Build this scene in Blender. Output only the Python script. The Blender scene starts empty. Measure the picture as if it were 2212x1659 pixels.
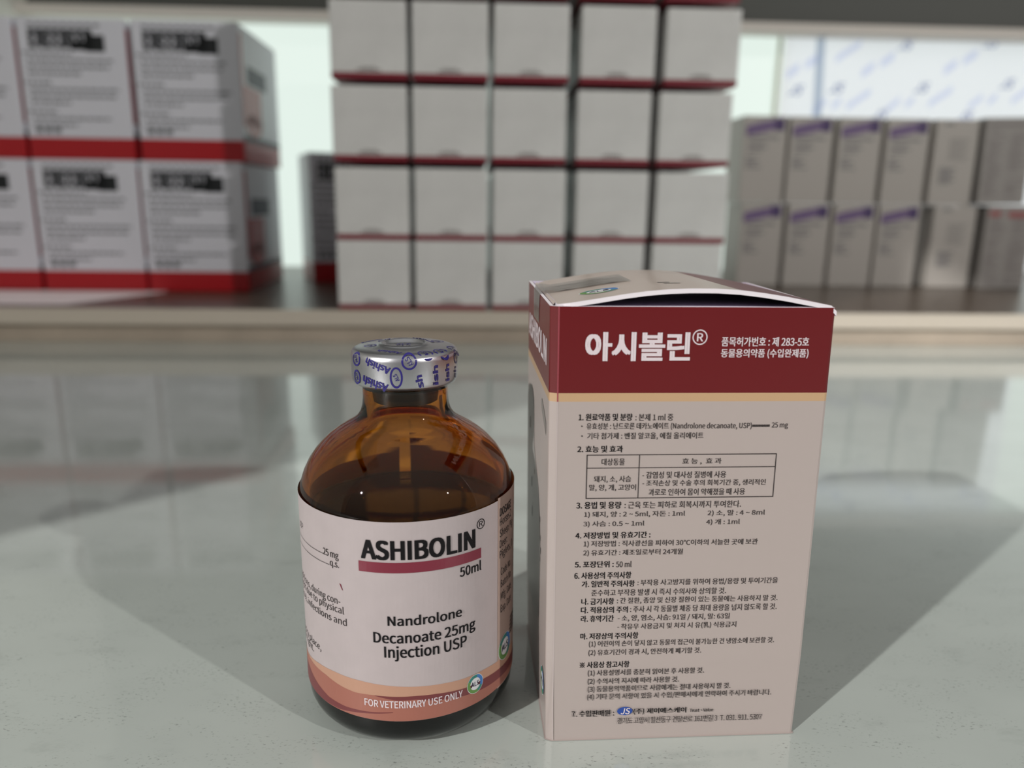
import bpy, math, random
from mathutils import Matrix, Vector
MM = 0.001
S = bpy.context.scene
COL = S.collection
random.seed(7)

# ------------------------------------------------------------------ camera
F_PX, W_PX = 1662.0, 2212.0
PITCH, YAW, ROLL = math.radians(13.3), math.radians(3.0), math.radians(0.8)
cam_data = bpy.data.cameras.new('camera')
cam_data.sensor_width = 36.0
cam_data.lens = F_PX / W_PX * 36.0
cam_data.clip_start = 0.005
cam_data.clip_end = 50
cam_data.dof.use_dof = True
cam_data.dof.focus_distance = 0.142
cam_data.dof.aperture_fstop = cam_data.lens / 2.2
cam = bpy.data.objects.new('camera', cam_data)
COL.objects.link(cam)
R = Matrix.Rotation(-YAW, 4, 'Z') @ Matrix.Rotation(math.pi / 2 - PITCH, 4, 'X') @ Matrix.Rotation(ROLL, 4, 'Z')
cam.matrix_world = Matrix.Translation((0, 0, 0.1)) @ R
S.camera = cam

# ------------------------------------------------------------------ light and exposure
S.view_settings.view_transform = 'Standard'
S.view_settings.look = 'None'
S.view_settings.gamma = 1.0
S.view_settings.exposure = 0.0
S.view_settings.use_curve_mapping = False
S.cycles.max_bounces = 24
S.cycles.transmission_bounces = 20
S.cycles.transparent_max_bounces = 20
S.cycles.glossy_bounces = 8
S.cycles.volume_bounces = 2
S.cycles.caustics_refractive = True
S.cycles.sample_clamp_indirect = 4.0
S.cycles.use_denoising = True

world = bpy.data.worlds.new('room_light')
S.world = world
world.use_nodes = True
wn = world.node_tree.nodes
wl = world.node_tree.links
wn.clear()
wo = wn.new('ShaderNodeOutputWorld')
wb = wn.new('ShaderNodeBackground')
wt = wn.new('ShaderNodeTexCoord')
wsep = wn.new('ShaderNodeSeparateXYZ')
wr = wn.new('ShaderNodeValToRGB')
wm = wn.new('ShaderNodeMapRange')
wm.inputs['From Min'].default_value = -0.3
wm.inputs['From Max'].default_value = 1.0
wl.new(wt.outputs['Generated'], wsep.inputs[0])
wl.new(wsep.outputs['Z'], wm.inputs['Value'])
wl.new(wm.outputs[0], wr.inputs[0])
wr.color_ramp.elements[0].position = 0.0
wr.color_ramp.elements[0].color = (0.16, 0.15, 0.14, 1)
wr.color_ramp.elements[1].position = 1.0
wr.color_ramp.elements[1].color = (0.62, 0.62, 0.60, 1)
e = wr.color_ramp.elements.new(0.35)
e.color = (0.30, 0.285, 0.28, 1)
wl.new(wr.outputs[0], wb.inputs['Color'])
wb.inputs['Strength'].default_value = 0.57
wl.new(wb.outputs[0], wo.inputs['Surface'])


def ceiling_lamp(name, loc, power, size, color, target=(0.03, 0.2, 0.03)):
    d = bpy.data.lights.new(name, 'AREA')
    d.shape = 'DISK'
    d.size = size
    d.energy = power
    d.color = color
    o = bpy.data.objects.new(name, d)
    COL.objects.link(o)
    o.location = loc
    o.rotation_euler = (Vector(target) - Vector(loc)).to_track_quat('-Z', 'Y').to_euler()
    return o


ceiling_lamp('room_lamp_light', (-3.38, -2.70, 2.35), 205, 0.09, (1.0, 0.97, 0.93))
ceiling_lamp('room_lamp_light', (2.10, -1.60, 1.40), 34, 0.055, (1.0, 0.96, 0.92))

sd = bpy.data.lights.new('added_rear_spot_light', 'SPOT')  # spot added to brighten the right rear of the counter, no fixture seen
sd.energy = 26
sd.color = (0.92, 0.97, 1.0)
sd.spot_size = math.radians(25)
sd.spot_blend = 0.45
sd.shadow_soft_size = 0.03
so = bpy.data.objects.new('added_rear_spot_light', sd)
COL.objects.link(so)
so.location = (0.62, 0.66, 1.5)
so.rotation_euler = (Vector((0.37, 0.42, 0.0)) - Vector(so.location)).to_track_quat('-Z', 'Y').to_euler()

# ------------------------------------------------------------------ materials
def srgb(r, g, b):
    def f(v):
        v /= 255.0
        return v / 12.92 if v <= 0.04045 else ((v + 0.055) / 1.055) ** 2.4
    return (f(r), f(g), f(b), 1.0)


def mat(name, color, rough=0.5, metal=0.0, coat=0.0, spec=0.5, noise=None, bump=None, coat_rough=0.1):
    m = bpy.data.materials.new(name)
    m.use_nodes = True
    nt = m.node_tree
    p = nt.nodes['Principled BSDF']
    p.inputs['Base Color'].default_value = color
    p.inputs['Roughness'].default_value = rough
    p.inputs['Metallic'].default_value = metal
    p.inputs['Specular IOR Level'].default_value = spec
    p.inputs['Coat Weight'].default_value = coat
    p.inputs['Coat Roughness'].default_value = coat_rough
    tc = nt.nodes.new('ShaderNodeTexCoord')
    if noise:
        scale, amount = noise
        n = nt.nodes.new('ShaderNodeTexNoise')
        n.inputs['Scale'].default_value = scale
        n.inputs['Detail'].default_value = 5
        nt.links.new(tc.outputs['Object'], n.inputs['Vector'])
        mr = nt.nodes.new('ShaderNodeMapRange')
        mr.inputs['From Min'].default_value = 0.3
        mr.inputs['From Max'].default_value = 0.7
        mr.inputs['To Min'].default_value = 1.0 - amount
        mr.inputs['To Max'].default_value = 1.0
        nt.links.new(n.outputs['Fac'], mr.inputs['Value'])
        mx = nt.nodes.new('ShaderNodeMix')
        mx.data_type = 'RGBA'
        mx.blend_type = 'MULTIPLY'
        mx.inputs[0].default_value = 1.0
        mx.inputs[6].default_value = color
        nt.links.new(mr.outputs[0], mx.inputs[7])
        nt.links.new(mx.outputs[2], p.inputs['Base Color'])
    if bump:
        scale, dist = bump
        n = nt.nodes.new('ShaderNodeTexNoise')
        n.inputs['Scale'].default_value = scale
        n.inputs['Detail'].default_value = 3
        nt.links.new(tc.outputs['Object'], n.inputs['Vector'])
        b = nt.nodes.new('ShaderNodeBump')
        b.inputs['Strength'].default_value = 1.0
        b.inputs['Distance'].default_value = dist
        nt.links.new(n.outputs['Fac'], b.inputs['Height'])
        nt.links.new(b.outputs[0], p.inputs['Normal'])
        if coat:
            nt.links.new(b.outputs[0], p.inputs['Coat Normal'])
    return m


def glow(name, color, strength):
    m = bpy.data.materials.new(name)
    m.use_nodes = True
    p = m.node_tree.nodes['Principled BSDF']
    p.inputs['Base Color'].default_value = (0.12, 0.12, 0.12, 1)
    p.inputs['Emission Color'].default_value = color
    p.inputs['Emission Strength'].default_value = strength
    p.inputs['Roughness'].default_value = 0.4
    return m


def film(name, color, trans):
    """thin printed film: part of the light behind passes through, the rest is scattered"""
    m = bpy.data.materials.new(name)
    m.use_nodes = True
    nt = m.node_tree
    nt.nodes.remove(nt.nodes['Principled BSDF'])
    out = nt.nodes['Material Output']
    t = nt.nodes.new('ShaderNodeBsdfTranslucent')
    t.inputs['Color'].default_value = color
    d = nt.nodes.new('ShaderNodeBsdfDiffuse')
    d.inputs['Color'].default_value = color
    mx = nt.nodes.new('ShaderNodeMixShader')
    mx.inputs[0].default_value = trans
    nt.links.new(d.outputs[0], mx.inputs[1])
    nt.links.new(t.outputs[0], mx.inputs[2])
    nt.links.new(mx.outputs[0], out.inputs['Surface'])
    return m


def table_material():
    m = mat('polished_stone', srgb(186, 194, 189), 0.42, spec=0.5, coat=1.0, coat_rough=0.13)
    m.node_tree.nodes['Principled BSDF'].inputs['Coat IOR'].default_value = 1.8
    nt = m.node_tree
    N, L = nt.nodes, nt.links
    p = N['Principled BSDF']
    tc = N.new('ShaderNodeTexCoord')
    mp = N.new('ShaderNodeMapping')
    mp.inputs['Scale'].default_value = (1.0, 1.9, 1.0)
    mp.inputs['Rotation'].default_value = (0, 0, math.radians(25))
    L.new(tc.outputs['Object'], mp.inputs['Vector'])

    def noise(scale, detail, lo, hi, to0, to1, rough=0.6):
        n = N.new('ShaderNodeTexNoise')
        n.inputs['Scale'].default_value = scale
        n.inputs['Detail'].default_value = detail
        n.inputs['Roughness'].default_value = rough
        L.new(mp.outputs[0], n.inputs['Vector'])
        r = N.new('ShaderNodeMapRange')
        r.inputs['From Min'].default_value = lo
        r.inputs['From Max'].default_value = hi
        r.inputs['To Min'].default_value = to0
        r.inputs['To Max'].default_value = to1
        L.new(n.outputs['Fac'], r.inputs['Value'])
        return r

    def mult(a, b):
        x = N.new('ShaderNodeMath')
        x.operation = 'MULTIPLY'
        L.new(a.outputs[0], x.inputs[0])
        L.new(b.outputs[0], x.inputs[1])
        return x

    cloud = noise(14, 4, 0.3, 0.7, 0.90, 1.0)
    speck = noise(1100, 3, 0.58, 0.70, 1.0, 0.42)
    patch = noise(70, 4, 0.46, 0.60, 0.0, 1.0)
    inv = N.new('ShaderNodeMath')
    inv.operation = 'SUBTRACT'
    inv.inputs[0].default_value = 1.0
    L.new(speck.outputs[0], inv.inputs[1])
    gated = mult(inv, patch)
    sp = N.new('ShaderNodeMath')
    sp.operation = 'SUBTRACT'
    sp.inputs[0].default_value = 1.0
    L.new(gated.outputs[0], sp.inputs[1])
    smudge = noise(60, 7, 0.56, 0.76, 1.0, 0.84, 0.72)
    k = mult(mult(cloud, sp), smudge)
    mx = N.new('ShaderNodeMix')
    mx.data_type = 'RGBA'
    mx.blend_type = 'MULTIPLY'
    mx.inputs[0].default_value = 1.0
    mx.inputs[6].default_value = srgb(186, 194, 189)
    L.new(k.outputs[0], mx.inputs[7])
    L.new(mx.outputs[2], p.inputs['Base Color'])
    rr = noise(30, 3, 0.3, 0.7, 0.04, 0.09)
    L.new(rr.outputs[0], p.inputs['Coat Roughness'])
    return m


def glass_material():
    m = bpy.data.materials.new('amber_glass')
    m.use_nodes = True
    nt = m.node_tree
    nt.nodes.remove(nt.nodes['Principled BSDF'])
    out = nt.nodes['Material Output']
    g = nt.nodes.new('ShaderNodeBsdfGlass')
    g.inputs['Roughness'].default_value = 0.0
    g.inputs['IOR'].default_value = 1.5
    g.inputs['Color'].default_value = (1, 1, 1, 1)
    v = nt.nodes.new('ShaderNodeVolumeAbsorption')
    v.inputs['Color'].default_value = (0.885, 0.60, 0.0, 1)
    v.inputs['Density'].default_value = 820
    nt.links.new(g.outputs[0], out.inputs['Surface'])
    nt.links.new(v.outputs[0], out.inputs['Volume'])
    return m


def liquid_material():
    m = bpy.data.materials.new('dark_oily_liquid')
    m.use_nodes = True
    nt = m.node_tree
    nt.nodes.remove(nt.nodes['Principled BSDF'])
    out = nt.nodes['Material Output']
    v = nt.nodes.new('ShaderNodeVolumeAbsorption')
    v.inputs['Color'].default_value = (0.6, 0.4, 0.2, 1)
    v.inputs['Density'].default_value = 400
    nt.links.new(v.outputs[0], out.inputs['Volume'])
    return m


def tape_material():
    m = bpy.data.materials.new('clear_tape')
    m.use_nodes = True
    nt = m.node_tree
    p = nt.nodes['Principled BSDF']
    p.inputs['Base Color'].default_value = srgb(120, 118, 112)
    p.inputs['Roughness'].default_value = 0.18
    t = nt.nodes.new('ShaderNodeBsdfTransparent')
    mx = nt.nodes.new('ShaderNodeMixShader')
    mx.inputs[0].default_value = 0.62
    out = nt.nodes['Material Output']
    nt.links.new(t.outputs[0], mx.inputs[1])
    nt.links.new(p.outputs[0], mx.inputs[2])
    nt.links.new(mx.outputs[0], out.inputs['Surface'])
    return m


M = {}
M['stone'] = table_material()
M['shelf'] = mat('shelf_laminate', srgb(84, 72, 62), 0.3, noise=(40, 0.15))
M['lip'] = mat('cream_edge_strip', srgb(206, 196, 182), 0.35)
M['kick'] = mat('taupe_plinth', srgb(190, 176, 160), 0.5, noise=(25, 0.2))
M['trim'] = mat('grey_trim', srgb(214, 208, 200), 0.5)
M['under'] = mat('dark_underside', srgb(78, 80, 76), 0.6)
M['wall'] = mat('painted_wall', srgb(200, 200, 192), 0.7)
M['pane'] = glow('lit_frosted_pane', (0.76, 0.87, 0.80, 1), 0.98)
M['mullion'] = mat('cream_mullion', srgb(225, 225, 205), 0.5)
M['film'] = film('translucent_film', (0.98, 0.92, 1.0, 1), 0.99)
M['film_ink'] = mat('pale_blue_ink', srgb(120, 135, 200), 0.6)
M['film_inkA'] = film('faint_blue_ink', (0.80, 0.82, 0.98, 1), 0.95)
M['film_inkB'] = film('blue_logo_ink', (0.42, 0.48, 0.72, 1), 0.95)
M['film_seam'] = film('doubled_film_edge', (0.74, 0.78, 0.84, 1), 0.95)
M['glass'] = glass_material()
M['liquid'] = liquid_material()
M['rubber'] = mat('black_rubber', (0.006, 0.005, 0.005, 1), 0.6, spec=0.1)
M['foil'] = mat('aluminium_foil', (0.60, 0.60, 0.63, 1), 0.32, metal=1.0)
M['violet'] = mat('violet_print', srgb(40, 32, 112), 0.32, spec=0.6)
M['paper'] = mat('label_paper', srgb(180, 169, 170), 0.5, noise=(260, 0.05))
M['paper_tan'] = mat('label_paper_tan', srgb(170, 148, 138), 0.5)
M['ink'] = mat('black_ink', srgb(17, 15, 18), 0.55, spec=0.2)
M['greyink'] = mat('dark_grey_ink', srgb(60, 54, 54), 0.55, spec=0.2)
M['maroon'] = mat('maroon_ink', srgb(120, 38, 56), 0.42)
M['swoosh'] = mat('brown_maroon_ink', srgb(112, 52, 54), 0.42)
M['salmon'] = mat('salmon_ink', srgb(156, 98, 84), 0.42)
M['peach'] = mat('peach_ink', srgb(182, 140, 118), 0.42)
M['whiteink'] = mat('white_ink', srgb(215, 203, 208), 0.45)
M['lgreen'] = mat('logo_green', srgb(96, 140, 70), 0.4)
M['lteal'] = mat('logo_teal', srgb(50, 125, 115), 0.4)
M['lblue'] = mat('logo_blue', srgb(62, 120, 185), 0.4)
M['lwhite'] = mat('logo_white', srgb(222, 222, 226), 0.4)
M['navy'] = mat('navy_ink', srgb(34, 36, 70), 0.4)
M['jsblue'] = mat('oval_blue', srgb(40, 72, 150), 0.4)
M['card'] = mat('carton_cream', srgb(173, 161, 157), 0.38, coat=0.25, bump=(60, 0.00012), coat_rough=0.25)
M['card_tan'] = mat('carton_tan_stripe', srgb(188, 155, 120), 0.38, coat=0.25, coat_rough=0.25)
M['card_red'] = mat('carton_dark_red', srgb(100, 7, 15), 0.34, coat=0.3, bump=(60, 0.00012), coat_rough=0.25)
M['fold'] = mat('worn_red_fold', srgb(150, 66, 76), 0.5)
M['card_edge'] = mat('worn_cream_fold', srgb(186, 174, 172), 0.5)
M['raw'] = mat('raw_white_board', srgb(226, 220, 226), 0.7)
M['inside'] = mat('carton_inside', srgb(200, 190, 208), 0.8)
M['lid'] = mat('carton_lid_cream', srgb(196, 181, 170), 0.3, coat=0.4, coat_rough=0.15)
M['silver'] = mat('silver_print', srgb(150, 147, 144), 0.35)
M['smudge'] = mat('grey_print', srgb(135, 130, 126), 0.5)
M['tape'] = tape_material()
M['tapemark'] = mat('brown_fibre', srgb(84, 68, 64), 0.6)
M['sheet'] = mat('pinkish_paper', srgb(252, 240, 242), 0.5)
M['wcard'] = mat('glossy_white_carton', srgb(224, 223, 221), 0.28, coat=0.35, bump=(38, 0.0012), coat_rough=0.12, noise=(45, 0.10))  # cloudy colour noise stands in for glare patches on the wrap
M['wred'] = mat('carton_red_edge', srgb(128, 30, 46), 0.4)
M['wgrey'] = mat('pale_grey_print', srgb(130, 124, 122), 0.5)
M['rwhite'] = mat('red_carton_white', srgb(218, 219, 228), 0.42, coat=0.15)
M['rred'] = mat('red_carton_red', srgb(172, 12, 26), 0.4, coat=0.15)
M['rink'] = mat('red_carton_title', srgb(24, 28, 32), 0.5)
M['rline'] = mat('red_carton_lines', srgb(120, 122, 128), 0.5)
M['rslate'] = mat('red_carton_slate', srgb(84, 88, 100), 0.5)
M['pwhite'] = mat('small_carton_white', srgb(176, 171, 165), 0.5)
M['ppurple'] = mat('small_carton_purple', srgb(112, 92, 132), 0.5)
M['pdeep'] = mat('small_carton_deep_purple', srgb(66, 46, 98), 0.5)
M['pline'] = mat('small_carton_lines', srgb(128, 126, 126), 0.5)
M['ptext'] = mat('printed_dense_grey', srgb(150, 146, 142), 0.5)
M['pred'] = mat('small_carton_red_heading', srgb(150, 84, 84), 0.5)


# ------------------------------------------------------------------ mesh helpers
class MB:
    def __init__(s):
        s.v, s.f, s.m, s.sm, s.mats = [], [], [], [], []

    def mi(s, name):
        if name not in s.mats:
            s.mats.append(name)
        return s.mats.index(name)

    def face(s, pts, m, smooth=False):
        b = len(s.v)
        s.v += [tuple(p) for p in pts]
        s.f.append(tuple(range(b, b + len(pts))))
        s.m.append(s.mi(m))
        s.sm.append(smooth)

    def grid(s, rows, m, smooth=True, close=False):
        """rows: list of equal-length point lists"""
        b = len(s.v)
        n = len(rows[0])
        for r in rows:
            s.v += [tuple(p) for p in r]
        k = s.mi(m)
        for i in range(len(rows) - 1):
            for j in range(n if close else n - 1):
                j2 = (j + 1) % n
                s.f.append((b + i * n + j, b + i * n + j2, b + (i + 1) * n + j2, b + (i + 1) * n + j))
                s.m.append(k)
                s.sm.append(smooth)

    def box(s, x0, x1, y0, y1, z0, z1, m):
        P = [(x0, y0, z0), (x1, y0, z0), (x1, y1, z0), (x0, y1, z0), (x0, y0, z1), (x1, y0, z1), (x1, y1, z1), (x0, y1, z1)]
        for q in ((3, 2, 1, 0), (4, 5, 6, 7), (0, 1, 5, 4), (1, 2, 6, 5), (2, 3, 7, 6), (3, 0, 4, 7)):
            s.face([P[i] for i in q], m)

    def rbox(s, x0, x1, y0, y1, bands, r, cap_m=None, n=3, edge=None):
        """upright carton with rounded vertical edges; bands = [(z0, z1, material), ...] from the bottom up"""
        e = r if edge is None else edge

        def ring(z, ins):
            pts = []
            rr = max(r - ins, r * 0.3)
            for cx, cy, a0 in ((x1 - r, y0 + r, -90), (x1 - r, y1 - r, 0), (x0 + r, y1 - r, 90), (x0 + r, y0 + r, 180)):
                for k in range(n + 1):
                    a = math.radians(a0 + 90.0 * k / n)
                    pts.append((cx + rr * math.cos(a), cy + rr * math.sin(a), z))
            return pts
        zb, zt = bands[0][0], bands[-1][1]
        s.face(list(reversed(ring(zb, e * 0.6))), cap_m or bands[0][2])
        s.grid([ring(zb, e * 0.6), ring(zb + e, 0)], bands[0][2], False, True)
        for i, (a, b, m) in enumerate(bands):
            a2 = a + e if i == 0 else a
            b2 = b - e if i == len(bands) - 1 else b
            s.grid([ring(a2, 0), ring(b2, 0)], m, False, True)
        s.grid([ring(zt - e, 0), ring(zt, e * 0.6)], bands[-1][2], False, True)
        s.face(ring(zt, e * 0.6), cap_m or bands[-1][2])

    def lathe(s, prof, m, seg=96):
        rows = []
        for r, z in prof:
            rows.append([(r * math.cos(2 * math.pi * k / seg), r * math.sin(2 * math.pi * k / seg), z) for k in range(seg)])
        s.grid(rows, m, True, True)

    def flat(s, pts, faces, m, fn):
        b = len(s.v)
        for x, y, lift in pts:
            p = Vector(fn(x, y))
            if lift:
                n = (Vector(fn(x + 0.02, y)) - p).cross(Vector(fn(x, y + 0.02)) - p)
                p += n.normalized() * (lift * 0.006)
            s.v.append(tuple(p))
        k = s.mi(m)
        for f in faces:
            s.f.append(tuple(b + i for i in f))
            s.m.append(k)
            s.sm.append(False)

    def rect(s, x0, x1, y0, y1, m, fn, nx=1, ny=1):
        rows = [[fn(x0 + (x1 - x0) * i / nx, y0 + (y1 - y0) * j / ny) for i in range(nx + 1)] for j in range(ny + 1)]
        s.grid(rows, m, False)

    def strip(s, lower, upper, m, fn, n=24):
        """area between two polylines (lists of (x, y) with equal x range)"""
        def at(pl, t):
            x = pl[0][0] + (pl[-1][0] - pl[0][0]) * t
            for (xa, ya), (xb, yb) in zip(pl, pl[1:]):
                if x <= xb + 1e-9:
                    return x, ya + (yb - ya) * (x - xa) / max(xb - xa, 1e-9)
            return pl[-1]
        rows = [[fn(*at(lower, i / n)) for i in range(n + 1)], [fn(*at(upper, i / n)) for i in range(n + 1)]]
        s.grid(rows, m, False)

    def ring(s, cx, cy, rx, ry, tx, ty, m, fn, a0=0, a1=360, n=36, rot=0.0):
        inner, outer = [], []
        c, si = math.cos(rot), math.sin(rot)
        for k in range(n + 1):
            a = math.radians(a0 + (a1 - a0) * k / n)
            for lst, qx, qy in ((inner, rx - tx, ry - ty), (outer, rx, ry)):
                x, y = qx * math.cos(a), qy * math.sin(a)
                lst.append(fn(cx + x * c - y * si, cy + x * si + y * c))
        s.grid([inner, outer], m, False)

    def disc(s, cx, cy, rx, ry, m, fn, n=28, rot=0.0):
        c, si = math.cos(rot), math.sin(rot)
        for k in range(n):
            P = [fn(cx, cy)]
            for q in (k, k + 1):
                a = 2 * math.pi * q / n
                x, y = rx * math.cos(a), ry * math.sin(a)
                P.append(fn(cx + x * c - y * si, cy + x * si + y * c))
            s.face(P, m)

    def build(s, name, parent=None, loc=None, scale=MM):
        me = bpy.data.meshes.new(name)
        me.from_pydata([(x * scale, y * scale, z * scale) for x, y, z in s.v], [], s.f)
        for nm in s.mats:
            me.materials.append(M[nm])
        me.polygons.foreach_set('material_index', s.m)
        me.polygons.foreach_set('use_smooth', s.sm)
        me.update()
        o = bpy.data.objects.new(name, me)
        COL.objects.link(o)
        if parent:
            o.parent = parent
        if loc:
            o.location = loc
        return o


_font_cache = {}
FONT = None
try:        # the sans serif that ships inside Blender; its default font is the fallback
    FONT = bpy.data.fonts.load(bpy.utils.system_resource('DATAFILES', path='fonts') + '/Noto Sans CJK Regular.woff2')
except Exception:
    FONT = None


CAP = 0.7
_c = bpy.data.curves.new('lettering', 'FONT')
_c.body = 'H'
if FONT:
    _c.font = FONT
_o = bpy.data.objects.new('lettering', _c)
_m = bpy.data.meshes.new_from_object(_o)
CAP = max(v.co.y for v in _m.vertices)
bpy.data.objects.remove(_o)
bpy.data.curves.remove(_c)
bpy.data.meshes.remove(_m)


def glyphs(txt, weight):
    key = (txt, weight)
    if key not in _font_cache:
        c = bpy.data.curves.new('lettering', 'FONT')
        c.body = txt
        c.size = 1.0
        c.resolution_u = 4
        if FONT:
            c.font = FONT
        o = bpy.data.objects.new('lettering', c)
        me = bpy.data.meshes.new_from_object(o)
        v0 = [(v.co.x / CAP * 0.7, v.co.y / CAP * 0.7) for v in me.vertices]
        f0 = [tuple(p.vertices) for p in me.polygons]
        d = {0: 0.0, 1: 0.020, 2: 0.042, 3: 0.009}[weight]
        vs, fs = [], []
        for lv, (dx, dy) in enumerate(((0, 0),) if d == 0 else ((-d, -d * 0.5), (d, -d * 0.5), (-d, d * 0.5), (d, d * 0.5))):
            k = len(vs)
            vs += [(x + dx, y + dy, lv) for x, y in v0]
            fs += [tuple(k + q for q in f) for f in f0]
        bpy.data.objects.remove(o)
        bpy.data.curves.remove(c)
        bpy.data.meshes.remove(me)
        _font_cache[key] = (vs, fs)
    return _font_cache[key]


def write(mb, txt, weight, x0, x1, y0, h, m, fn, fit='box', slant=0.0):
    """put lettering between x0 and x1 on baseline y0; fit='box' scales the ink box to h, 'cap' makes capitals h tall"""
    vs, fs = glyphs(txt, weight)
    xs = [v[0] for v in vs]
    ys = [v[1] for v in vs]
    x_min = min(xs)
    sx = (x1 - x0) / (max(xs) - x_min)
    if fit == 'box':
        sy = h / (max(ys) - min(ys))
        oy = min(ys)
    else:
        sy = h / 0.7
        oy = 0.0
    mb.flat([(x0 + (x - x_min) * sx + slant * (y - oy) * sy, y0 + (y - oy) * sy, lv) for x, y, lv in vs], fs, m, fn)


def empty(name, loc, rz=0.0, ry=0.0):
    o = bpy.data.objects.new(name, None)
    o.empty_display_size = 0.01
    COL.objects.link(o)
    o.location = loc
    o.rotation_euler = (0, ry, rz)
    return o


def tag(o, label, cat, group=None):
    o['label'] = label
    o['category'] = cat
    if group:
        o['group'] = group
    return o


def struct(o):
    o['kind'] = 'structure'
    return o


# ------------------------------------------------------------------ setting: counter, shelves, lit pane
SH_Y, SH_Z = 547.0, 23.5
b = MB()
b.box(-900, 900, -350, 560, -30, 0, 'stone')
tag(b.build('countertop'), 'pale grey polished stone countertop under the amber vial and the open carton', 'countertop')

t = tag(empty('display_shelf', (0, SH_Y * MM, 0)), 'low taupe shelf at the back of the counter carrying the stacked cartons', 'shelf')
b = MB()
b.box(-900, 900, 4, 396, 13.5, SH_Z, 'shelf')
b.build('board', t)
b = MB()
b.box(-900, 900, 0, 4, 12.8, SH_Z + 0.2, 'lip')
b.build('front_edge_strip', t)
b = MB()
b.box(-900, 900, 4.5, 12, 0.2, 13.4, 'kick')
b.build('plinth', t)

b = MB()
b.box(-900, 900, 880, 904, 282, 292, 'trim')
struct(b.build('trim_1'))
b = MB()
b.box(-900, 900, 920, 926, 10, 330, 'pane')
struct(b.build('window_1'))
b = MB()
b.box(344, 347, 914, 919.8, 24, 284, 'mullion')
struct(b.build('trim_2'))
b = MB()
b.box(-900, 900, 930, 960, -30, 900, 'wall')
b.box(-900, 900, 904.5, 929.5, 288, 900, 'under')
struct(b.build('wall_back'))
b = MB()
b.box(-482, -470, -74, 930, -30, 700, 'wall')  # unseen panel added to block the left lamp and shade the rear left counter
b.box(-482, -470, -165, 930, 610, 1100, 'wall')  # wider top added to keep that lamp off the plain cartons
struct(b.build('shade_panel_left'))

# printed film against the lit pane
t = tag(empty('printed_film_sheet', (0.35, 0.912, 0.0237)), 'white film sheet with blue slanted print hanging behind the purple cartons', 'sheet')
fb = MB()
fb.rect(0, 330, 0, 262, 'film', lambda x, y: (x, 2 + 1.2 * math.sin(x / 23.0), y), 60, 1)


def film_at(x, y):
    return (x - 350, 1.6 + 1.2 * math.sin((x - 350) / 23.0), y - 23.7)


def film_logo(x, z, k=1.0):
    write(fb, 'JS', 1, x - 9 * k, x + 9 * k, z - 6 * k, 13 * k, 'film_inkB', film_at, 'cap', 0.5)


for x, z in ((365.4, 228.5), (412.4, 231.6), (512.4, 234), (612, 240), (487.1, 279), (586, 283), (466, 204), (568, 204)):
    film_logo(x, z, 0.8)


def streak(xa, za, xb, zb, w, m):
    fb.face([film_at(xa, za - w), film_at(xb, zb - w), film_at(xb, zb + w), film_at(xa, za + w)], m)


for dx, dz in ((0, 0), (97, 5), (194, 10), (-86, -3)):
    for xa, za, xb, zb, w in ((441, 247, 455, 257, 5), (462, 258, 477, 268, 5), (410, 262, 437, 280, 4), (497, 214, 507, 222, 4), (428, 211, 454, 229, 4), (475, 209, 490, 221, 4)):
        xa2, xb2 = xa + dx, xb + dx
        if xa2 > 352 and xb2 < 676 and max(za, zb) + dz < 284:
            streak(xa2, za + dz, xb2, zb + dz, w, 'film_inkA')
fb.build('film', t)
b = MB()
b.face([(42, 0.4, 120), (52, 0.4, 120), (45, 0.4, 262), (35, 0.4, 262)][::-1], 'film_seam')
b.face([(42, 0.2, 120), (52, 0.2, 120), (45, 0.2, 262), (35, 0.2, 262)], 'film_seam')
b.build('seam', t)

b = MB()
top_ = [(-60, 1, 0.5), (106, 1, 0.5), (146, 84, 0.5), (-60, 84, 0.5)]
b.face(top_, 'sheet')
b.face([(x, y, 0.1) for x, y, z in reversed(top_)], 'sheet')
for k in range(4):
    p, q = top_[k], top_[(k + 1) % 4]
    b.face([(p[0], p[1], 0.1), (q[0], q[1], 0.1), q, p], 'sheet')
tag(b.build('paper_sheet', None, (-0.40, 0.568, (SH_Z + 0.05) * MM)), 'pinkish white paper sheet lying flat on the shelf before the red cartons', 'paper')

# ------------------------------------------------------------------ central stack of white cartons
COLS = (-95.2, -41.0, 13.6, 71.8, 128.4)
col_words = ('leftmost column', 'second column from left', 'middle column', 'second column from right', 'rightmost column')
row_words = ('bottom row', 'second row from bottom', 'third row from bottom', 'fourth row from bottom', 'topmost row cut by the frame')
protos = None
for r in range(5):
    for c in range(5):
        if protos is None:
            b = MB()
            b.rbox(0, 50.5, 0, 250, [(0, 4.4, 'wred'), (4.4, 52.8, 'wcard')], 0.7)
            fr = lambda x, y: (x, -0.15, y)
            b.rect(17, 33, 5.4, 6.6, 'wgrey', fr)
            b.rect(20, 30, 7.2, 8.0, 'wgrey', fr)
            o = b.build('white_carton')
            protos = o
        else:
            o = protos.copy()
            COL.objects.link(o)
        jx = (0, 0.5, -0.4, 0.3, -0.8)[r] + random.uniform(-0.3, 0.3)
        if r == 3 and c == 4:
            jx += 1.2
        o.location = ((COLS[c] + jx) * MM, (551.5 + random.uniform(-0.5, 0.5)) * MM, (SH_Z + 0.25 if r == 0 else 72.85 + (r - 1) * 53.0) * MM)
        if r == 0:
            o.scale = (1, 1, 0.925)
        tag(o, 'white carton, %s, %s of central stack' % (row_words[r], col_words[c]), 'carton', 'white cartons in the central stack')

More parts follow.
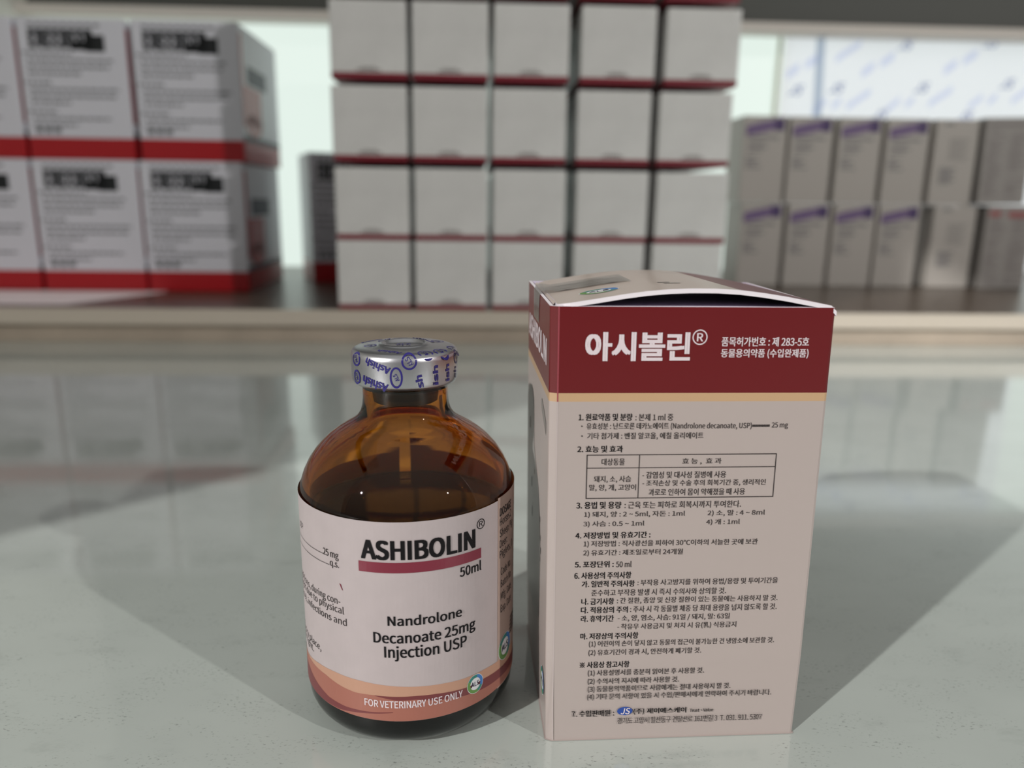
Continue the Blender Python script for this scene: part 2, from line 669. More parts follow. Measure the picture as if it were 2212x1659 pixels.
# ------------------------------------------------------------------ red and white cartons on the left
def red_carton_mesh():
    b = MB()
    W, D, H = 81.5, 118, 104.5
    b.rbox(0, W, 0, D, [(0, 16.5, 'rred'), (16.5, H, 'rwhite')], 1.0)
    fr = lambda x, y: (x, -0.2, y)
    rnd = random.Random(3)
    # heavy black title: strokes of unreadable lettering, last part a dark block
    x = 9.0
    for k in range(8):
        w = 5.4
        z0, z1 = 82.5, 96.5
        b.rect(x, x + 2.6, z0 + 1, z1, 'rink', fr)
        b.rect(x, x + w, z1 - 4.0, z1, 'rink', fr)
        b.rect(x + (2.6 if k % 2 else 0), x + w, z0, z0 + 3.6, 'rink', fr)
        if k % 3 == 1:
            b.rect(x + w - 2.4, x + w, z0, z1 - 2, 'rink', fr)
        b.rect(x, x + w - 1, 88.2, 91.4, 'rink', fr)
        x += w + 0.7
    b.rect(51, 66, 80.5, 92.5, 'rink', fr)
    b.rect(40, 52, 81.5, 88, 'rink', fr)
    for k in range(9):
        b.rect(9 + k * 6.2, 13.4 + k * 6.2, 98.3, 100.6, 'rline', fr)
    z = 78
    for k in range(11):
        ln = (38, 66, 62, 40, 20, 68, 66, 30, 22, 60, 34)[k]
        ind = 3 if k in (0, 4, 8) else 6
        xx = ind
        while xx < ind + ln:
            w = rnd.uniform(2.5, 7)
            b.rect(xx, min(xx + w, ind + ln), z, z + 1.9, 'rline', fr)
            xx += w + 1.0
        z -= 5.0 if k not in (3, 7) else 6.6
    for k in range(3):
        b.rect(7 + k * 7, 12 + k * 7, 19.5, 24, 'rline', fr)
    # right-hand side print
    sd = lambda x, y: (W + 0.2, x, y)
    b.rect(2, 9, 28, 98, 'rred', sd)
    b.rect(9, 58, 30, 60, 'rred', sd)
    b.disc(33, 30, 24.5, 9, 'rred', sd)
    b.rect(20, 78, 62, 76, 'rslate', sd)
    b.rect(0.8, D - 1, 16.5, 21, 'rslate', sd)
    return b


reds = [(-437, 655, 0, 'cut off by left edge of frame, lower row'),
        (-352.0, 654.5, 0, 'lower row, second from left'),
        (-268.2, 655, 0, 'lower row, right end of the left stack'),
        (-436, 655, 1, 'cut off by left edge of frame, upper row'),
        (-351.5, 655.5, 1, 'upper row, left of the dark gap'),
        (-265.0, 655, 1, 'upper row, right end, with bright right side')]
rp = None
for x, y, r, words in reds:
    if rp is None:
        o = rp = red_carton_mesh().build('red_carton')
    else:
        o = rp.copy()
        COL.objects.link(o)
    o.location = (x * MM, y * MM, (SH_Z + 0.25 + r * 104.8) * MM)
    tag(o, 'red and white carton ' + words, 'carton', 'red and white cartons on the left')
for x, y, rz, sc, words in ((-150, 737, 0.35, (0.8, 0.54, 1.13), 'turned in the shade beside the white stack, lower front one'),
                            (-139, 846, 0.0, (0.8, 0.5, 1.33), 'in the shade, taller one behind the turned carton')):
    o = rp.copy()
    COL.objects.link(o)
    o.location = (x * MM, y * MM, (SH_Z + 0.25) * MM)
    o.rotation_euler = (0, 0, rz)
    o.scale = sc
    tag(o, 'red and white carton ' + words, 'carton', 'red and white cartons on the left')

# ------------------------------------------------------------------ purple cartons on the right
def purple_mesh():
    b = MB()
    b.rbox(0, 41.5, 0, 45, [(0, 78.6, 'pwhite')], 0.7)
    fr = lambda x, y: (x, -0.15, y)
    b.strip([(2.5, 60.5), (16, 63), (31, 67)], [(2.5, 69.5), (16, 73), (31, 76)], 'ppurple', fr, 8)
    b.rect(29, 38.5, 65.5, 76.5, 'pdeep', fr)
    b.rect(5, 34, 58, 60.5, 'pline', fr)
    for k, w in enumerate((16, 19, 14)):
        b.rect(5, 5 + w, 53.5 - k * 3.6, 55.4 - k * 3.6, 'pline', fr)
    for k, w in enumerate((8, 13, 9, 15)):
        b.rect(4, 4 + w, 40.5 - k * 3.0, 42.2 - k * 3.0, 'pline', fr)
    return b


def plain_mesh():
    b = MB()
    b.rbox(0, 42.5, 0, 45, [(0, 78.6, 'pwhite')], 0.7)
    fr = lambda x, y: (x, -0.15, y)
    b.rect(8, 17, 73.5, 76, 'pline', fr)
    for k in range(8):
        b.rect(15, 35 - (k % 3) * 3, 60 - k * 2.6, 61.5 - k * 2.6, 'ptext', fr)
    for k in range(6):
        b.rect(8, 24 - (k % 2) * 4, 33 - k * 2.6, 34.8 - k * 2.6, 'pline', fr)
    return b


def dense_mesh(red):
    b = MB()
    b.rbox(0, 47, 0, 45, [(0, 79.5, 'ptext')], 0.7)
    fr = lambda x, y: (x, -0.15, y)
    rnd = random.Random(11 if red else 5)
    for k in range(24):
        for x0, x1 in ((2.5, 21), (25, 44.5)):
            if rnd.random() < 0.85:
                xa = x0 + rnd.uniform(0, 3)
                b.rect(xa, max(xa + 4, x1 - rnd.uniform(0, 9)), 66 - k * 2.7, 67.6 - k * 2.7, 'wgrey', fr)
    if red:
        b.rect(2, 14, 69, 74.5, 'pred', fr)
        b.rect(21, 40, 68, 74, 'pred', fr)
    else:
        b.rect(3, 40, 71, 74.5, 'wgrey', fr)
    return b


pcols = ((256.5, 301.5, 346.8, 391.6), (252.0, 296.8, 343.0, 390.0))
pwords = ('nearest the white stack', 'second from the white stack', 'third from the white stack', 'beside the plain carton')
pp = None
for r in range(2):
    for c in range(4):
        if pp is None:
            o = pp = purple_mesh().build('purple_carton')
        else:
            o = pp.copy()
            COL.objects.link(o)
        o.location = (pcols[r][c] * MM, (742 + random.uniform(-1, 1)) * MM, (SH_Z + 0.25 + r * 79.0) * MM)
        tag(o, 'small white carton with purple band, %s row, %s' % (('lower', 'upper')[r], pwords[c]), 'carton', 'purple banded cartons on the right')
o = pp = plain_mesh().build('plain_carton')
o.location = (0.4455, 0.741, (SH_Z + 0.25) * MM)
tag(o, 'plain white carton with grey print, lower row, right of the purple banded cartons', 'carton', 'plain cartons on the right')
o = pp.copy()
COL.objects.link(o)
o.location = (0.4370, 0.742, (SH_Z + 79.25) * MM)
tag(o, 'plain white carton with grey print, upper row, right of the purple banded cartons', 'carton', 'plain cartons on the right')
o = dense_mesh(True).build('text_covered_carton')
o.location = (0.4945, 0.735, (SH_Z + 0.25) * MM)
tag(o, 'grey text covered carton with red headings at lower right edge of frame', 'carton', 'text covered cartons at far right')
o = dense_mesh(False).build('text_covered_carton')
o.location = (0.4835, 0.737, (SH_Z + 80.1) * MM)
o.rotation_euler = (0, math.radians(-1.6), 0)
tag(o, 'grey text covered carton without red headings, upper row at right edge of frame', 'carton', 'text covered cartons at far right')

# ------------------------------------------------------------------ amber vial
vial = tag(empty('medicine_vial', (-0.0126, 0.14495, 0.0), 0.08948, math.radians(-0.3)),
           'amber glass injection vial with silver crimp cap and printed label, left of the open carton', 'vial')
vial.location.z = 0.00012
g = MB()
outer = [(0.01, 1.3), (8, 1.1), (14.5, 0.5), (15.8, 0.05), (16.6, 0.1), (18.0, 0.6), (19.3, 1.6), (20.3, 3.0), (20.8, 4.4), (20.95, 6.0),
         (20.95, 15), (20.95, 25), (20.95, 35), (20.95, 44.6), (20.75, 46.2), (20.45, 47.4), (19.85, 49.2), (18.9, 51.1), (17.6, 53.0), (16.1, 54.6), (14.6, 55.9),
         (13.0, 57.0), (11.5, 57.9), (10.2, 58.75), (9.3, 59.6), (8.65, 60.7), (8.3, 62.0), (8.15, 63.5), (8.15, 65.2), (8.2, 66.3), (9.3, 66.9), (9.6, 67.6), (9.6, 71.6), (9.2, 72.2),
         (6.5, 72.25), (0.01, 72.25)]
g.lathe(outer, 'glass')
LZ = 42.0
inner = [(0.01, LZ), (12, LZ), (17.5, LZ), (18.4, LZ + 0.15), (18.85, LZ + 0.7), (18.95, LZ + 1.6), (18.85, 45.5), (18.4, 47.2), (17.7, 48.9), (16.6, 50.7), (15.2, 52.4), (13.7, 53.8),
         (12.0, 55.0), (10.4, 56.0), (8.8, 57.0), (7.6, 58.2), (6.9, 59.6), (6.55, 61.4), (6.4, 63.5), (6.4, 71.0), (0.01, 71.0)]
g.lathe(list(reversed(inner)), 'glass')
gb = g.build('glass_body', vial)
b = MB()
b.lathe([(0.01, 2.5), (15, 2.5), (18.0, 4.0), (18.9, 6.5), (18.9, LZ - 0.1), (0.01, LZ - 0.1)], 'liquid')
lq = b.build('liquid', vial)
lq['label'] = 'dark liquid inside the amber glass'
b = MB()
b.lathe([(0.01, 62.6), (5.6, 62.6), (6.1, 63.0), (6.2, 70.8), (0.01, 70.8)], 'rubber')
b.build('stopper', vial)

# crimp cap
b = MB()
b.lathe([(8.5, 66.35), (9.2, 66.3), (9.65, 66.5), (9.95, 67.0), (10.08, 67.6), (10.1, 69.5), (10.1, 71.6), (9.98, 72.3), (9.65, 72.75), (9.1, 73.0), (7.6, 73.2),
         (5.2, 73.35), (4.7, 73.55), (4.35, 73.75), (4.0, 73.65), (3.7, 73.3), (3.3, 73.05), (0.01, 73.0)], 'foil')


def cap_side(s_, z):
    a = s_ / 10.1
    rr = 10.16 if z < 71.6 else 10.16 - 0.55 * max(0.0, (z - 71.6) / 1.2) ** 2
    return (rr * math.sin(a), -rr * math.cos(a), z)


def cap_top(x, y):
    r_ = math.hypot(x, y)
    if r_ > 4.7:
        z = 73.35 + (73.0 - 73.35) * (r_ - 5.2) / 3.9
        if r_ > 9.1:
            z -= 0.3 * ((r_ - 9.1) / 0.5) ** 1.5
    else:
        z = 73.1 if r_ < 3.3 else 73.75
    return (x, y, z + 0.07)


def along(p, q, fn):
    """local frame whose x axis runs from p to q"""
    dx, dy = q[0] - p[0], q[1] - p[1]
    l_ = math.hypot(dx, dy)
    ux, uy = dx / l_, dy / l_
    return (lambda x, y: fn(p[0] + ux * x - uy * y, p[1] + uy * x + ux * y)), l_


def cap_text(txt, p, q, h, fn=cap_side, wgt=2):
    f2, l_ = along(p, q, fn)
    write(b, txt, wgt, 0, l_, 0, h, 'violet', f2, 'cap')


cap_text('Ashish', (-2.5, 70.8), (-7.5, 72.4), 1.25)
cap_text('Ashish', (-3.0, 67.7), (-8.4, 69.0), 1.4)
cap_text('ish', (9.35, 67.45), (9.3, 70.7), 0.95)
cap_text('ish', (6.35, 67.2), (6.3, 70.9), 1.0)
cap_text('sh', (3.35, 67.1), (2.95, 69.5), 1.15)
cap_text('sh', (12.2, 67.4), (12.4, 69.6), 0.9)


def cap_ring(cx, cy, rx, ry, fn=cap_side, th=0.34, rot=0.0, letters=True, d=(-0.55, 0.83)):
    b.ring(cx, cy, rx, ry, th, th, 'violet', fn, rot=rot)
    if letters:
        h = min(rx, ry) * 0.62
        l_ = min(rx, ry) * 1.15
        p = (cx - d[0] * l_ / 2 + d[1] * h / 2, cy - d[1] * l_ / 2 - d[0] * h / 2)
        q = (p[0] + d[0] * l_, p[1] + d[1] * l_)
        cap_text('ALS', p, q, h, fn, 1)


cap_ring(0.78, 71.95, 1.42, 1.5)
cap_ring(-1.6, 69.05, 1.18, 1.95, d=(-0.45, 0.89))
cap_ring(-10.8, 71.6, 1.5, 1.3)
cap_ring(-10.6, 68.3, 1.25, 1.35)
cap_ring(12.6, 71.4, 1.3, 1.35)
for x, y, r_ in ((3.7, -8.0, 1.45), (6.6, -6.2, 1.45), (-6.4, -0.6, 1.2), (-3.9, 3.9, 1.2), (-0.6, 6.9, 1.45), (9.0, -2.6, 1.2), (6.4, 3.0, 1.3)):
    cap_ring(x, y, r_, r_, cap_top, 0.28)
cap_text('Ashish', (-0.4, -7.6), (-4.6, -5.0), 1.0, cap_top)
cap_text('Ashish', (1.6, 4.4), (5.4, 1.2), 1.0, cap_top)
cap_text('ALS', (-1.6, 0.6), (1.2, 0.6), 1.0, cap_top)
cap_text('Ashish', (-8.0, 3.2), (-4.2, 6.4), 1.0, cap_top)
cp = b.build('crimp_cap', vial)

# wrap-around label
LR = 21.08
lb = MB()


def lab(off):
    def fn(deg, z):
        a = math.radians(deg)
        rr = LR + off
        return (rr * math.sin(a), -rr * math.cos(a), z)
    return fn


L0, L1, L2 = lab(0.0), lab(0.035), lab(0.06)
lb.rect(-175, 51, 6.95, 46.1, 'paper', L0, 90, 4)
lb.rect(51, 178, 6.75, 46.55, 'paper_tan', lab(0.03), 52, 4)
band_top = [(-90, 12.9), (-69, 13.4), (-55, 14.3), (-43, 14.66), (-26, 14.6), (-9.5, 14.26), (2, 14.0), (16, 13.7), (26, 13.4), (41, 13.2), (51.6, 12.8), (90, 12.2)]
lb.strip([(-90, 7.0), (51, 7.0), (90, 6.8)], band_top, 'peach', L1, 90)
sal_top = [(-90, 13.0), (-69, 12.9), (-58, 12.9), (-50, 12.9), (-38, 12.2), (-30, 11.9), (-20, 12.1), (-9, 12.1), (2, 12.1), (12, 11.9), (28, 11.3), (40, 11.3), (51, 10.9), (66, 10.4), (90, 10)]
lb.strip([(-90, 7.0), (51, 7.0), (90, 6.8)], sal_top, 'salmon', lab(0.05), 90)
lb.strip([(-19, 12.0), (-8, 11.3), (2, 11.35), (10, 10.7), (20, 10.1), (28, 9.7), (40, 9.2), (51, 8.9), (66, 8.3), (90, 8)],
         [(-19, 12.1), (-9, 12.1), (2, 12.1), (12, 11.9), (28, 11.3), (40, 11.3), (51, 10.9), (66, 10.4), (90, 10)], 'swoosh', lab(0.065), 70)
lb.strip([(-90, 7.0), (-60, 7.0), (-40, 7.15), (-25, 8.0), (-10, 8.75)], [(-90, 11.5), (-70, 10.6), (-60, 9.6), (-48, 8.5), (-36, 8.25), (-22, 8.5), (-10, 8.9)], 'swoosh', lab(0.065), 50)
LT = lab(0.085)


def lw(txt, wgt, a0, a1, z, h, m='ink', slant=0.0, fit='cap'):
    write(lb, txt, wgt, a0, a1, z, h, m, LT, fit, slant)


lw('ASHIBOLIN', 2, -23.4, 34.0, 39.2, 3.4)
lb.ring(37.6, 43.25, 2.65, 0.98, 0.42, 0.155, 'ink', LT)
lw('R', 0, 36.5, 38.9, 42.75, 1.05)
lb.rect(-24.8, 37.7, 36.62, 38.6, 'maroon', LT, 30, 1)
lw('50ml', 1, 24.8, 37.8, 34.25, 1.8)
lw('Nandrolone', 1, -11.3, 25.8, 26.45, 1.8)
lw('Decanoate 25mg', 1, -18.6, 33.8, 22.98, 2.0)
lw('Injection USP', 1, -13.4, 28.5, 20.1, 2.15)
lw('FOR VETERINARY USE ONLY', 1, -24.6, 25.8, 9.77, 1.4, 'whiteink')
lw('25 mg', 3, -46.6, -36.2, 37.95, 1.3, 'greyink')
lw('q.s.', 3, -42, -36.2, 36.25, 1.25, 'greyink')
lw('................................', 0, -78, -47, 37.95, 1.2, 'greyink')
lw('....................................', 0, -78, -42.5, 36.25, 1.2, 'greyink')
lw('USP', 0, -75, -68, 39.9, 1.2, 'greyink')
lw('conditions, during con-', 0, -84, -36.5, 29.0, 1.35, 'greyink')
lw('weight due to physical', 0, -84, -34.4, 27.3, 1.35, 'greyink')
lw('(race), infections and', 0, -82, -33, 25.1, 1.35, 'greyink')
lw('cool dry place,', 0, -88, -53, 17.4, 1.35, 'greyink')
lw('from light.', 0, -88, -61.5, 15.7, 1.35, 'greyink')
lb.face([LT(-36.4, 33.3), LT(-35.5, 33.2), LT(-34.3, 32.0), LT(-35.0, 32.2)], 'maroon')
lw('DOSAGE', 1, 52.8, 67.5, 42.75, 1.55, 'greyink')
for txt, z, a1 in (('Horses 2', 40.8, 68), ('Sheep, Pig', 38.5, 71), ('Deer:', 36.35, 61.6), ('Piglets, D', 34.2, 71), ('Code No.', 30.5, 68), ('Batch No.', 28.0, 69), ('Mfg. Date', 25.4, 69), ('Exp. Date', 22.7, 69)):
    lw(txt, 0, 52.9 + (30.5 >= z) * 1.3, a1, z, 1.5, 'greyink')
for k in range(5):
    lb.rect(66 + k * 0.5, 78, 15.6 + k * 0.8, 16.0 + k * 0.8, 'greyink', LT, 3, 1)


def als_logo(mb, cx, cy, rx, ry, fn, lift_fn):
    """round emblem: green to blue ring around dark letters on white"""
    mb.disc(cx, cy, rx * 1.05, ry * 1.05, 'lwhite', fn)
    for a0, a1, m in ((150, 290, 'lgreen'), (290, 335, 'lteal'), (-25, 75, 'lblue'), (75, 150, 'lteal')):
        mb.ring(cx, cy, rx, ry, rx * 0.34, ry * 0.34, m, lift_fn, a0, a1, 14)
    write(mb, 'ALS', 1, cx - rx * 0.56, cx + rx * 0.5, cy - ry * 0.24, ry * 0.5, 'navy', lift_fn, 'cap', 0.12)


als_logo(lb, 33.7, 11.25, 5.0, 1.9, lab(0.08), lab(0.10))
als_logo(lb, 59.8, 14.5, 7.6, 2.65, lab(0.08), lab(0.10))
lb.build('paper_label', vial)

# ------------------------------------------------------------------ medicine carton in front
SHR = -0.012
car = tag(empty('medicine_carton', (0.01483, 0.1265, 0.0), 0.01486), 'cream carton with dark red top band, Korean text and bulging lid, beside the vial', 'carton')
car.location.z = 0.0001
H, D = 83.2, 42.0
WL, WR = -1.0, 47.75


def sh(x, y, z):
    return (x + SHR * z, y, z)


b = MB()
ZB, ZT = 68.35, 66.85       # lower limit of the red band, lower limit of the tan stripe
zones = ((0.0, ZT, 'card'), (ZT, ZB, 'card_tan'), (ZB, H, 'card_red'))
outline = [(WL + 1.35, 0.0), (WR - 0.5, 0.0), (WR - 0.1, 0.15), (WR, 0.5), (WR, D - 0.5), (WR - 0.5, D), (WL + 0.5, D), (WL + 0.1, D - 0.15), (WL, D - 0.5), (WL, 0.85), (WL + 0.12, 0.6)]


def side_bulge(x, y, z):
    """the left panel bows a little and dips along its free top edge"""
    return sh(x, y, z)


NO = len(outline)
for z0, z1, m in zones:
    rows = []
    for k in range(5):
        z = z0 + (z1 - z0) * k / 4
        ins = 0.25 if (z == 0) else 0.0
        row = []
        for x, y in outline:
            cx_, cy_ = (WL + WR) / 2, D / 2
            row.append(side_bulge(x + (ins if x < cx_ else -ins), y + (ins if y < cy_ else -ins), z))
        rows.append(row)
    b.grid(rows, m, False, True)
b.face([sh(x, y, 0.0) for x, y in reversed(outline)], 'card')
# inner walls and cut rim of the open top
inn = [(max(min(x, WR - 0.55), WL + 0.55), max(min(y, D - 0.55), 0.55)) for x, y in outline]
b.grid([[sh(x, y, H) for x, y in outline], [sh(x, y, H + 0.05) for x, y in inn]], 'raw', False, True)
b.grid([[sh(x, y, H + 0.05) for x, y in inn], [sh(x, y, 50) for x, y in inn]], 'inside', False, True)
# rounded tan-white fold line along the front left edge
b.rect(WL + 1.32, WL + 1.55, ZT, H, 'fold', lambda x, y: sh(x, -0.03, y))
b.rect(WL + 1.32, WL + 1.5, 0.3, ZT, 'card_edge', lambda x, y: sh(x, -0.03, y))
fr = lambda x, y: sh(x, -0.06, y)
INK = {0: 'greyink', 1: 'ink'}
LINES = [
('아시볼린',2,4.95,22.95,73.94,4.99),
('R',0,23.23,25.78,76.76,2.64),
('품목허가번호 : 제 283-5호',1,28.28,43.56,76.52,1.62),
('동물용의약품 (수입완제품)',1,28.29,43.63,74.42,1.68),
('1. 원료약품 및 분량',1,4.10,13.46,63.47,1.27),
(': 본제 1 ml 중',0,13.99,20.61,63.42,1.27),
('· 유효성분 : 난드로론 데카노에이트 (Nandrolone decanoate, USP)',0,4.58,34.63,61.77,1.31),
('-----------',0,34.73,37.84,62.23,0.41),
('25 mg',0,38.22,41.13,61.80,1.24),
('· 기타 첨가제 : 벤질 알코올, 에칠 올리에이트',0,4.62,26.14,60.01,1.31),
('2. 효능 및 효과',1,4.01,12.01,57.74,1.24),
('대상동물',0,8.31,12.38,55.37,1.25),
('효 능 ,  효 과',0,22.63,29.67,55.37,1.20),
('돼지, 소, 사슴',0,7.06,13.63,52.10,1.32),
('말, 양, 개, 고양이',0,6.25,14.58,50.55,1.27),
('- 감염성 및 대사성 질병에 사용',0,15.61,30.65,52.87,1.27),
('- 조직손상 및 수술 후의 회복기간 중, 생리적인',0,15.68,37.95,51.31,1.25),
('과로로 인하여 몸이 약해졌을 때 사용',0,16.88,34.30,49.63,1.28),
('3. 용법 및 용량',1,4.04,12.08,47.28,1.31),
(': 근육 또는 피하로 회복시까지 투여한다.',0,12.66,33.77,47.24,1.32),
('1) 돼지, 양 : 2 ~ 5ml, 자돈 : 1ml',0,5.46,23.64,45.54,1.20),
('2) 소, 말 : 4 ~ 8ml',0,27.76,38.27,45.55,1.21),
('3) 사슴 : 0.5 ~ 1ml',0,5.36,16.35,43.75,1.18),
('4) 개 : 1ml',0,27.63,33.78,43.83,1.19),
('4. 저장방법 및 유효기간 :',1,4.01,17.56,41.57,1.25),
('1) 저장방법 : 직사광선을 피하여 30℃이하의 서늘한 곳에 보관',0,5.51,37.39,39.86,1.29),
('2) 유효기간 : 제조일로부터 24개월',0,5.49,23.65,38.13,1.26),
('5. 포장단위 :',1,4.01,11.08,35.93,1.27),
('50 ml',0,11.52,14.34,35.92,1.21),
('6. 사용상의 주의사항',1,3.97,14.39,33.69,1.34),
('가. 일반적 주의사항',1,5.34,15.08,32.03,1.29),
(': 부작용 사고방지를 위하여 용법/용량 및 투여기간을',0,15.59,41.78,32.06,1.33),
('준수하고 부작용 발생 시 즉시 수의사와 상의할 것.',0,7.16,32.16,30.25,1.30),
('나. 금기사항',1,5.36,11.38,28.54,1.30),
(': 간 질환, 종양 및 신장 질환이 있는 동물에는 사용하지 말 것.',0,11.92,42.02,28.52,1.33),
('다. 적용상의 주의',1,5.31,13.99,26.80,1.31),
(': 주사 시 각 동물별 체중 당 최대 용량을 넘지 않도록 할 것.',0,14.44,42.00,26.81,1.32),
('라. 휴약기간',1,5.34,11.43,25.05,1.32),
('- 소, 양, 염소, 사슴: 91일 / 돼지, 말: 63일',0,12.19,33.22,24.97,1.34),
('- 착유우 사용금지 및 처치 시 유(乳) 식용금지',0,12.16,34.57,23.23,1.35),
('마. 저장상의 주의사항',1,5.33,16.16,21.46,1.33),
('(1) 어린이의 손이 닿지 않고 동물의 접근이 불가능한 건 냉암소에 보관할 것.',0,6.97,42.06,19.78,1.37),
('(2) 유효기간이 경과 시, 안전하게 폐기할 것.',0,6.92,28.22,17.97,1.37),
('※ 사용상 참고사항',1,5.35,14.71,15.50,1.36),
('(1) 사용설명서를 충분히 읽어본 후 사용할 것.',0,6.91,29.00,13.70,1.39),
('(2) 수의사의 지시에 따라 사용할 것.',0,6.92,24.28,11.93,1.38),
('(3) 동물용의약품이므로 사람에게는 절대 사용하지 말 것.',0,6.96,34.32,10.25,1.41),
('(4) 기타 문의 사항이 있을 시 수입/판매사에게 연락하여 주시기 바랍니다.',0,6.88,42.39,8.59,1.42),
('7. 수입판매원 :',1,4.03,12.14,5.12,1.40),
('(주) 제이에스케이',1,15.87,26.04,5.27,1.36),
('Trust·Value',1,26.75,31.32,5.51,0.74),
('경기도 고양시 일산동구 견달산로 161번길 3  T. 031. 911. 5307',0,12.82,40.97,3.33,1.42),
]
for i, (txt, wgt, x0, x1, y0, h) in enumerate(LINES):
    if i == 1:
        b.ring((x0 + x1) / 2, y0 + h / 2, 1.3, 1.32, 0.2, 0.2, 'whiteink', fr)
        write(b, 'R', 1, x0 + 0.75, x1 - 0.72, y0 + 0.62, 1.4, 'whiteink', fr)
    elif i < 4:
        write(b, txt, wgt, x0, x1, y0, h, 'whiteink', fr)
    else:
        write(b, txt, {0: 3, 1: 1}[wgt], x0, x1, y0, h, INK[wgt], fr)
for x0, x1, y0, y1 in ((5.66, 5.82, 49.2, 57.3), (39.4, 39.56, 49.2, 57.3), (14.92, 15.06, 49.2, 57.3), (5.66, 39.56, 57.18, 57.34), (5.66, 39.56, 49.15, 49.31), (5.66, 39.56, 54.8, 54.94)):
    b.rect(x0, x1, y0, y1, 'greyink', fr)
b.disc(14.2, 6.13, 1.48, 0.9, 'jsblue', fr)
fr2 = lambda x, y: sh(x, -0.09, y)
write(b, 'JS', 1, 13.4, 15.1, 5.5, 1.25, 'whiteink', fr2, 'cap', 0.15)
# print on the left panel (x here runs from the front edge to the rear)
lf = lambda x, y: sh(WL - 0.06, x, y)
write(b, 'ASHIBOLIN', 2, 39.6, 4.6, 72.3, 4.5, 'whiteink', lf, 'cap')
pts_u = [(12.0, 34), (13.0, 38), (16.0, 44.7), (21.5, 48), (26.3, 51), (26.3, 57), (28, 60.5), (32.7, 62.3), (37, 61), (41.4, 58)]
pts_l = [(12.0, 33.5), (12.3, 24), (14, 18), (20, 15), (30, 14), (41.4, 14)]
b.strip(pts_l, pts_u, 'silver', lf, 40)
b.strip([(4.3, 59.5), (7, 60.4), (11.5, 62.2), (12.5, 63.2)], [(4.3, 61.9), (7, 63.2), (11.5, 64.6), (12.5, 64.2)], 'smudge', lf, 8)
for x, y, q in ((11.2, 36, 0.5), (10.6, 33.5, 0.6), (11.6, 31.5, 0.4), (12.2, 39.5, 0.5), (30, 40, 1.0), (34, 52, 1.2), (28, 34, 1.0), (24, 45, 0.5)):
    b.rect(x, x + q, y, y + q * 2.2, 'greyink', lambda x_, y_: sh(WL - 0.09, x_, y_))
als_logo(b, 5.2, 9.7, 2.6, 2.6, lambda x, y: sh(WL - 0.08, 10.4 - x, y), lambda x, y: sh(WL - 0.1, 10.4 - x, y))
b.build('carton_body', car)

# bulging lid with raw cut edges
def lid_z(x):
    pts = [(-0.5, 83.15), (0.4, 83.45), (4, 84.05), (7.5, 84.62), (11.5, 85.3), (15.3, 85.82), (19, 86.15), (22.6, 86.3), (27, 86.3), (31, 86.08), (35, 85.62), (39, 85.02), (43.5, 84.2), (47.2, 83.5), (47.9, 82.9), (48.0, 82.2)]
    for (xa, za), (xb, zb) in zip(pts, pts[1:]):
        if x <= xb:
            return za + (zb - za) * (x - xa) / (xb - xa)
    return pts[-1][1]


b = MB()
TH = 0.0
BT = -0.78
N = 48
xs = [0.3 + (47.95 - 0.3) * k / N for k in range(N + 1)]


def y_front(x):
    return 0.05 + (1.6 * (1 - x / 3.0) ** 2 if x < 3.0 else 0.0)


def y_rear(x):
    return D - 0.3 - (2.5 * (1 - x / 4.0) ** 2 if x < 4.0 else 0.0)


def lid_pt(x, t, dz=0.0):
    yf, yr = y_front(x), y_rear(x)
    return sh(x, yf + (yr - yf) * t, lid_z(x) + dz - 0.5 * t)


XS = 31.0
for seg, m in (([x for x in xs if x <= XS] + [XS], 'lid'), ([XS] + [x for x in xs if x > XS], 'card_red')):
    b.grid([[lid_pt(x, j / 8, TH) for x in seg] for j in range(9)], m, True)
b.grid([[lid_pt(x, j / 8, BT) for x in reversed(xs)] for j in range(9)], 'inside', True)
b.grid([[lid_pt(x, 0, BT) for x in xs], [lid_pt(x, 0, TH) for x in xs]], 'raw', False)
b.grid([[lid_pt(x, 1, TH) for x in xs], [lid_pt(x, 1, BT) for x in xs]], 'raw', False)
b.grid([[lid_pt(xs[0], j / 8, TH) for j in range(9)], [lid_pt(xs[0], j / 8, BT) for j in range(9)]], 'raw', False)
b.grid([[lid_pt(xs[-1], j / 8, BT) for j in range(9)], [lid_pt(xs[-1], j / 8, TH) for j in range(9)]], 'raw', False)


def lid_top(x, y, dz=0.05):
    return sh(x, y, lid_z(x) + TH + dz - 0.5 * y / D)


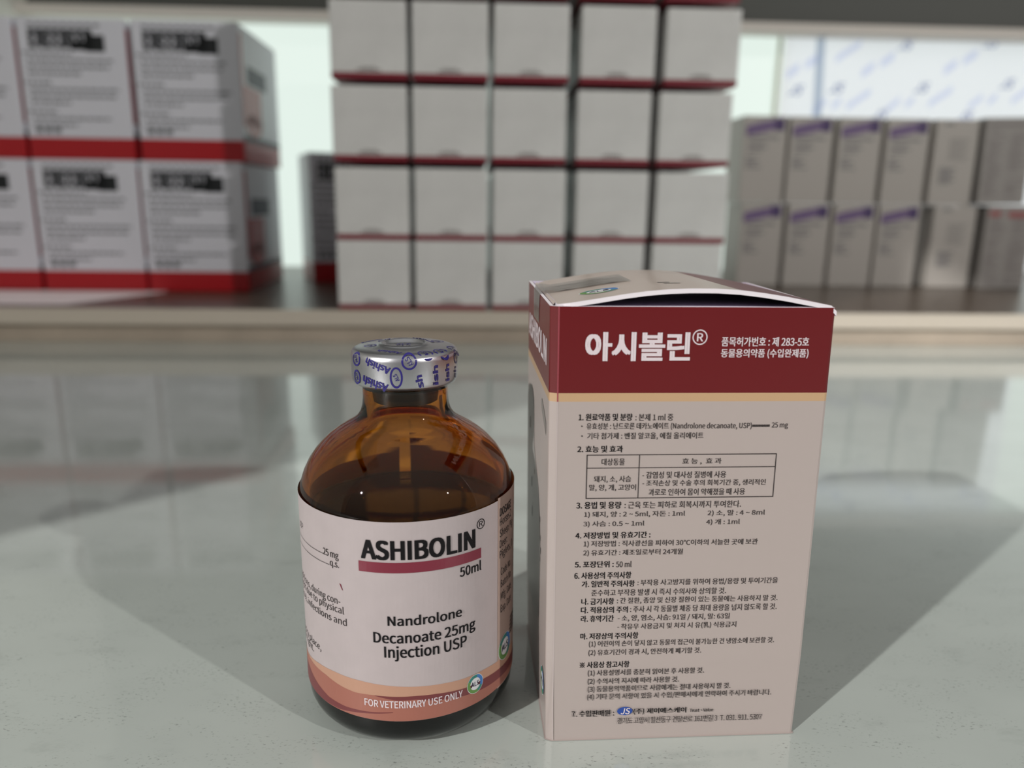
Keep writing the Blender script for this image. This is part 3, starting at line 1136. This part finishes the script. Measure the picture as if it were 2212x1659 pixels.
als_logo(b, 8.6, 9.0, 3.4, 2.6, lambda x, y: lid_top(x, y), lambda x, y: lid_top(x, y, 0.08))
b.rect(20.5, 23.5, 9.5, 10.6, 'smudge', lid_top, 4, 1)
b.rect(19.8, 22, 11.5, 12.4, 'smudge', lid_top, 4, 1)
rnd = random.Random(4)
for k in range(26):
    x = rnd.uniform(33, 46)
    y = D - 0.8 - abs(rnd.gauss(0, 1.0))
    b.rect(x, x + rnd.uniform(0.4, 1.6), y, y + rnd.uniform(0.1, 0.4), 'raw', lid_top, 2, 1)
for k in range(30):
    x = rnd.uniform(10, 30)
    y = D - 1.2 - rnd.uniform(0, 9)
    b.rect(x, x + rnd.uniform(0.5, 2.2), y, y + 0.12, 'smudge', lid_top, 2, 1)
b.build('lid', car)
# dust flap folded in from the front panel, seen through the gap under the lid
b = MB()
fx = [WL + 1.4 + (WR - WL - 2.2) * k / 24 for k in range(25)]
b.grid([[sh(x, 0.62 + 30 * j / 6, min(83.1, lid_z(max(x, 0.4)) - 0.9) - 1.3 * j / 6) for x in fx] for j in range(7)], 'inside', True)
b.build('dust_flap', car)
# tuck flap going down behind the left panel
b = MB()
prof = [(0.32, 83.4), (0.0, 83.1), (-0.25, 82.3), (-0.3, 80.5), (-0.2, 76.5)]
b.grid([[sh(x + 0.1, 4.0 + (D - 8.5) * k / 6, z) for k in range(7)] for x, z in prof], 'inside', True)
b.grid([[sh(x, 4.0 + (D - 8.5) * k / 6, z) for k in reversed(range(7))] for x, z in prof], 'lid', True)
b.build('tuck_flap', car)

# clear tape over the left edge
b = MB()


def tape_rows(y0, y1, lift):
    rows = []
    path = [(WL - 0.1 - lift, 77.6), (WL - 0.1 - lift, 80.0), (WL - 0.1 - lift, 82.9), (WL + 0.25, 83.75 + lift), (0.6, 84.0 + lift)]
    path += [(x, lid_z(x) + TH + 0.06 + lift) for x in (2, 4, 6, 8, 10, 12, 14, 16)]
    for x, z in path:
        ya, yb = y0, y1
        if x < 0.5 and z < 81:
            ya += 1.2
        rows.append([sh(x, ya + (yb - ya) * k / 4, z) for k in range(5)])
    return rows


b.grid(tape_rows(17.0, 28.5, 0.03), 'tape', True)
for k in range(16):
    x0 = 2.0 + rnd.uniform(0, 10)
    y = rnd.uniform(17.6, 27.8)
    l_ = rnd.uniform(2, 5)
    b.strip([(x0, y), (x0 + l_ / 2, y + rnd.uniform(-0.3, 0.1)), (x0 + l_, y)], [(x0, y + 0.1), (x0 + l_ / 2, y + rnd.uniform(0.15, 0.6)), (x0 + l_, y + 0.1)], 'tapemark', lambda x, y_: lid_top(x, y_, 0.12), 6)
b.build('clear_tape', car)
